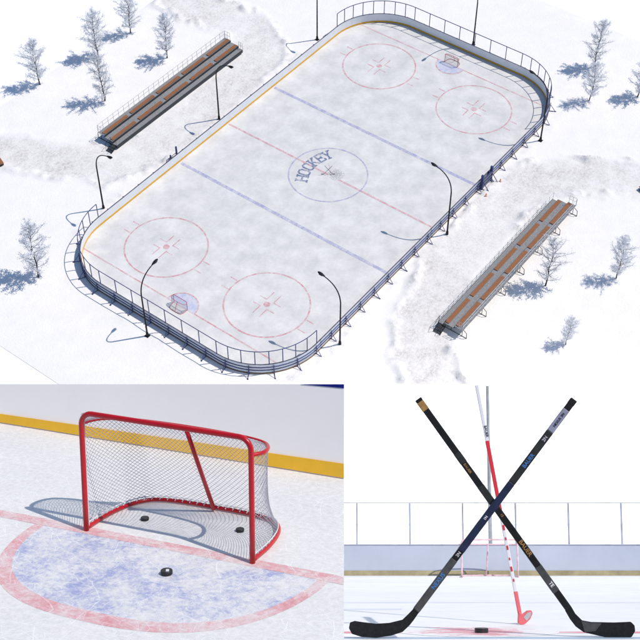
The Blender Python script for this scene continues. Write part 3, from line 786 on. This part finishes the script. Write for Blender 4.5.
# sticks
def seg(b, c0, c1, hw, d0, d1):
    """flat bar between two (u,h) points, half width hw, depth d0..d1"""
    a = Vector(c0); e = Vector(c1); d = (e-a).normalized(); n = Vector((-d.y, d.x))*hw
    return b.prism([tuple(a+n), tuple(e+n), tuple(e-n), tuple(a-n)], d0, d1, 'xz')
def make_stick(name, label, v, top, heel, blade, bands, texts, shaft_mat, blade_mat, hw, th, base, extra=(), blade_d=(-.008, .008), tape=None):
    bx, bz = px(*base, v); t = thing(name, label, 'hockey stick', F3, (bx, v, 0))
    L = lambda x, y: (px(x, y, v)[0]-bx, px(x, y, v)[1])
    T, Hh = L(*top), L(*heel)
    b = MB(); seg(b, T, Hh, hw, -th, th); b.build('shaft', shaft_mat, t, bevel=.004)
    MB().prism([L(*p) for p in blade], *blade_d, 'xz').build('blade', blade_mat, t, bevel=.003)
    if tape: MB().prism([L(*p) for p in tape[0]], blade_d[0]-.002, blade_d[0]-.0005, 'xz').build('blade_patch', tape[1], t)
    k = lambda f: (T[0]+(Hh[0]-T[0])*f, T[1]+(Hh[1]-T[1])*f)
    for nm, f0, f1, mt in bands:
        seg(MB_ := MB(), k(f0), k(f1), hw+.0012, -th-.0012, th+.0012); MB_.build(nm, mt, t, bevel=.004)
    ang = math.atan2(Hh[1]-T[1], Hh[0]-T[0])
    for body, f, size, mt, flip, dn in texts:
        c = k(f); a = ang+(PI if flip else 0)
        M = Matrix.Translation((c[0]-math.sin(ang)*dn, -th-.003, c[1]+math.cos(ang)*dn)) @ Matrix.Rotation(PI/2, 4, 'X') @ Matrix.Rotation(a, 4, 'Z')
        text_obj('printed_text', body, size, mt, t, M, size*.015)
    return t, k, hw, th
bladeA = [(570.9, 606.2), (575.2, 613.6), (582, 620.3), (591.3, 622), (613.8, 622.5), (630.7, 621.8), (634.4, 625.4), (635, 631), (631.6, 636.8), (627, 638), (604.4, 637), (583.8, 632.3), (575.8, 626.6), (570, 619), (565.0, 610.2)]
bladeB = [(413.6, 608.6), (408.6, 613.8), (402.5, 619.7), (389.4, 622.9), (376.3, 623.7), (363.1, 622.2), (354.7, 620.9), (350, 622.5), (348.9, 628.2), (351.9, 633.8), (361.3, 636.8), (376.3, 637.8), (391.3, 635.5), (402.5, 631.9), (409.5, 625.3), (414.0, 619.6), (418.9, 612.4)]
make_stick('hockey_stick', 'black hockey stick with gold lettering, leaning left, blade at lower right', .035, (418, 399), (568.6, 608.9), bladeA,
  [('butt_cap', 0, .012, CARB), ('gold_grip', .013, .055, GOLD), ('charcoal_band', .26, .31, DGREY), ('charcoal_band', .42, .53, DGREY), ('grey_band', .80, .92, CARBG)],
  [('BAUER', .335, .021, GOLD, False, -.003), ('BAUER', .715, .033, GOLD, False, 0), ('TE', .885, .028, WHITEP, False, 0), ('1S', .56, .02, GOLD, False, 0)],
  CARB, TAPE, .0185, .012, (600, 638), tape=([(581, 620.8), (591.3, 622.6), (601.5, 623), (595, 631), (584.5, 632)], CARBG))
make_stick('hockey_stick', 'navy and black hockey stick with blue lettering, leaning right, blade at lower left', -.035, (574, 399.5), (415.4, 611.4), bladeB,
  [('butt_cap', 0, .025, CARB), ('lavender_label', .05, .155, LAV), ('charcoal_band', .155, .40, DGREY), ('navy_band', .40, .72, NAVYC), ('grey_band', .76, .995, CARBG)],
  [('NEXUS 2N', .10, .020, CARB, True, 0), ('BAUER', .295, .030, BLUEP, True, 0), ('1N', .565, .02, WHITEP, True, 0), ('2N', .735, .024, GREYP, True, 0), ('NEXUS', .86, .032, BLUEP, True, 0), ('2N', .19, .026, GREYP, True, 0)],
  CARB, TAPE, .0185, .012, (376, 638))
vc = at(F3, 521, 624.5).y
bladeC = [(518.3, 611), (522.6, 614), (527, 610.6), (531.2, 610.3), (532.2, 613), (530, 618.6), (525.5, 623.2), (521.4, 624.6), (517.8, 623)]
tC, kC, hC, thC = make_stick('hockey_stick', 'white and red hockey stick standing behind the crossed pair, seen edge on', vc, (476.5, 385.2), (520.2, 616), bladeC,
  [('red_band', .245, .56, SRED), ('faded_red_tip', .895, 1.0, SPINK)], [('BAUER', .205, .024, DGREY, False, .004)],
  SWHITE, SPINK, .0105, .0105, (521, 624.5), blade_d=(-.02, .02), tape=([(523, 617), (527, 612.5), (530.5, 611.5), (530, 616), (526, 620.5)], GREYP))
for f, fl, fw in ((.612, .022, .006), (.665, .012, .004), (.70, .018, .005), (.752, .01, .004), (.79, .02, .0055), (.842, .012, .004)):
    seg(q := MB(), kC(f), kC(f+fl), fw, -thC-.003, -thC-.0005); q.build('red_dash', SRED, tC)
p3 = at(F3, 481.5, 632.8)
puck('black puck standing on the red ice mark between the crossed sticks', F3, (p3.x, p3.y, .001), 1.02)
# a small copy of the still life at centre ice
for (o, l, dx) in [(x, l, 0) for x, l in zip([q for q in bpy.data.objects if q.get('category') == 'hockey stick' and q.type == 'EMPTY'],
      ['tiny dark hockey stick standing at centre ice, blade toward the right', 'tiny navy hockey stick standing at centre ice, blade toward the left', 'tiny red and white hockey stick standing at centre ice'])]:
    c = dup(o, label=l); pos = F3.inverted() @ o.matrix_world.translation
    put(c, F1, (0, 0, ZM+.008) , 0, 1.0); c.matrix_world = Matrix.Translation((.0, 0, ZM+.01)) @ Matrix.Rotation(-.92, 4, 'Z') @ Matrix.Translation((pos.x-.0, pos.y*.35, 0))
puck('tiny black puck at centre ice under the small crossed sticks', F1, (.12, -.3, ZM+.012), 1.3)
sc.cycles.max_bounces = 6; sc.cycles.transparent_max_bounces = 12
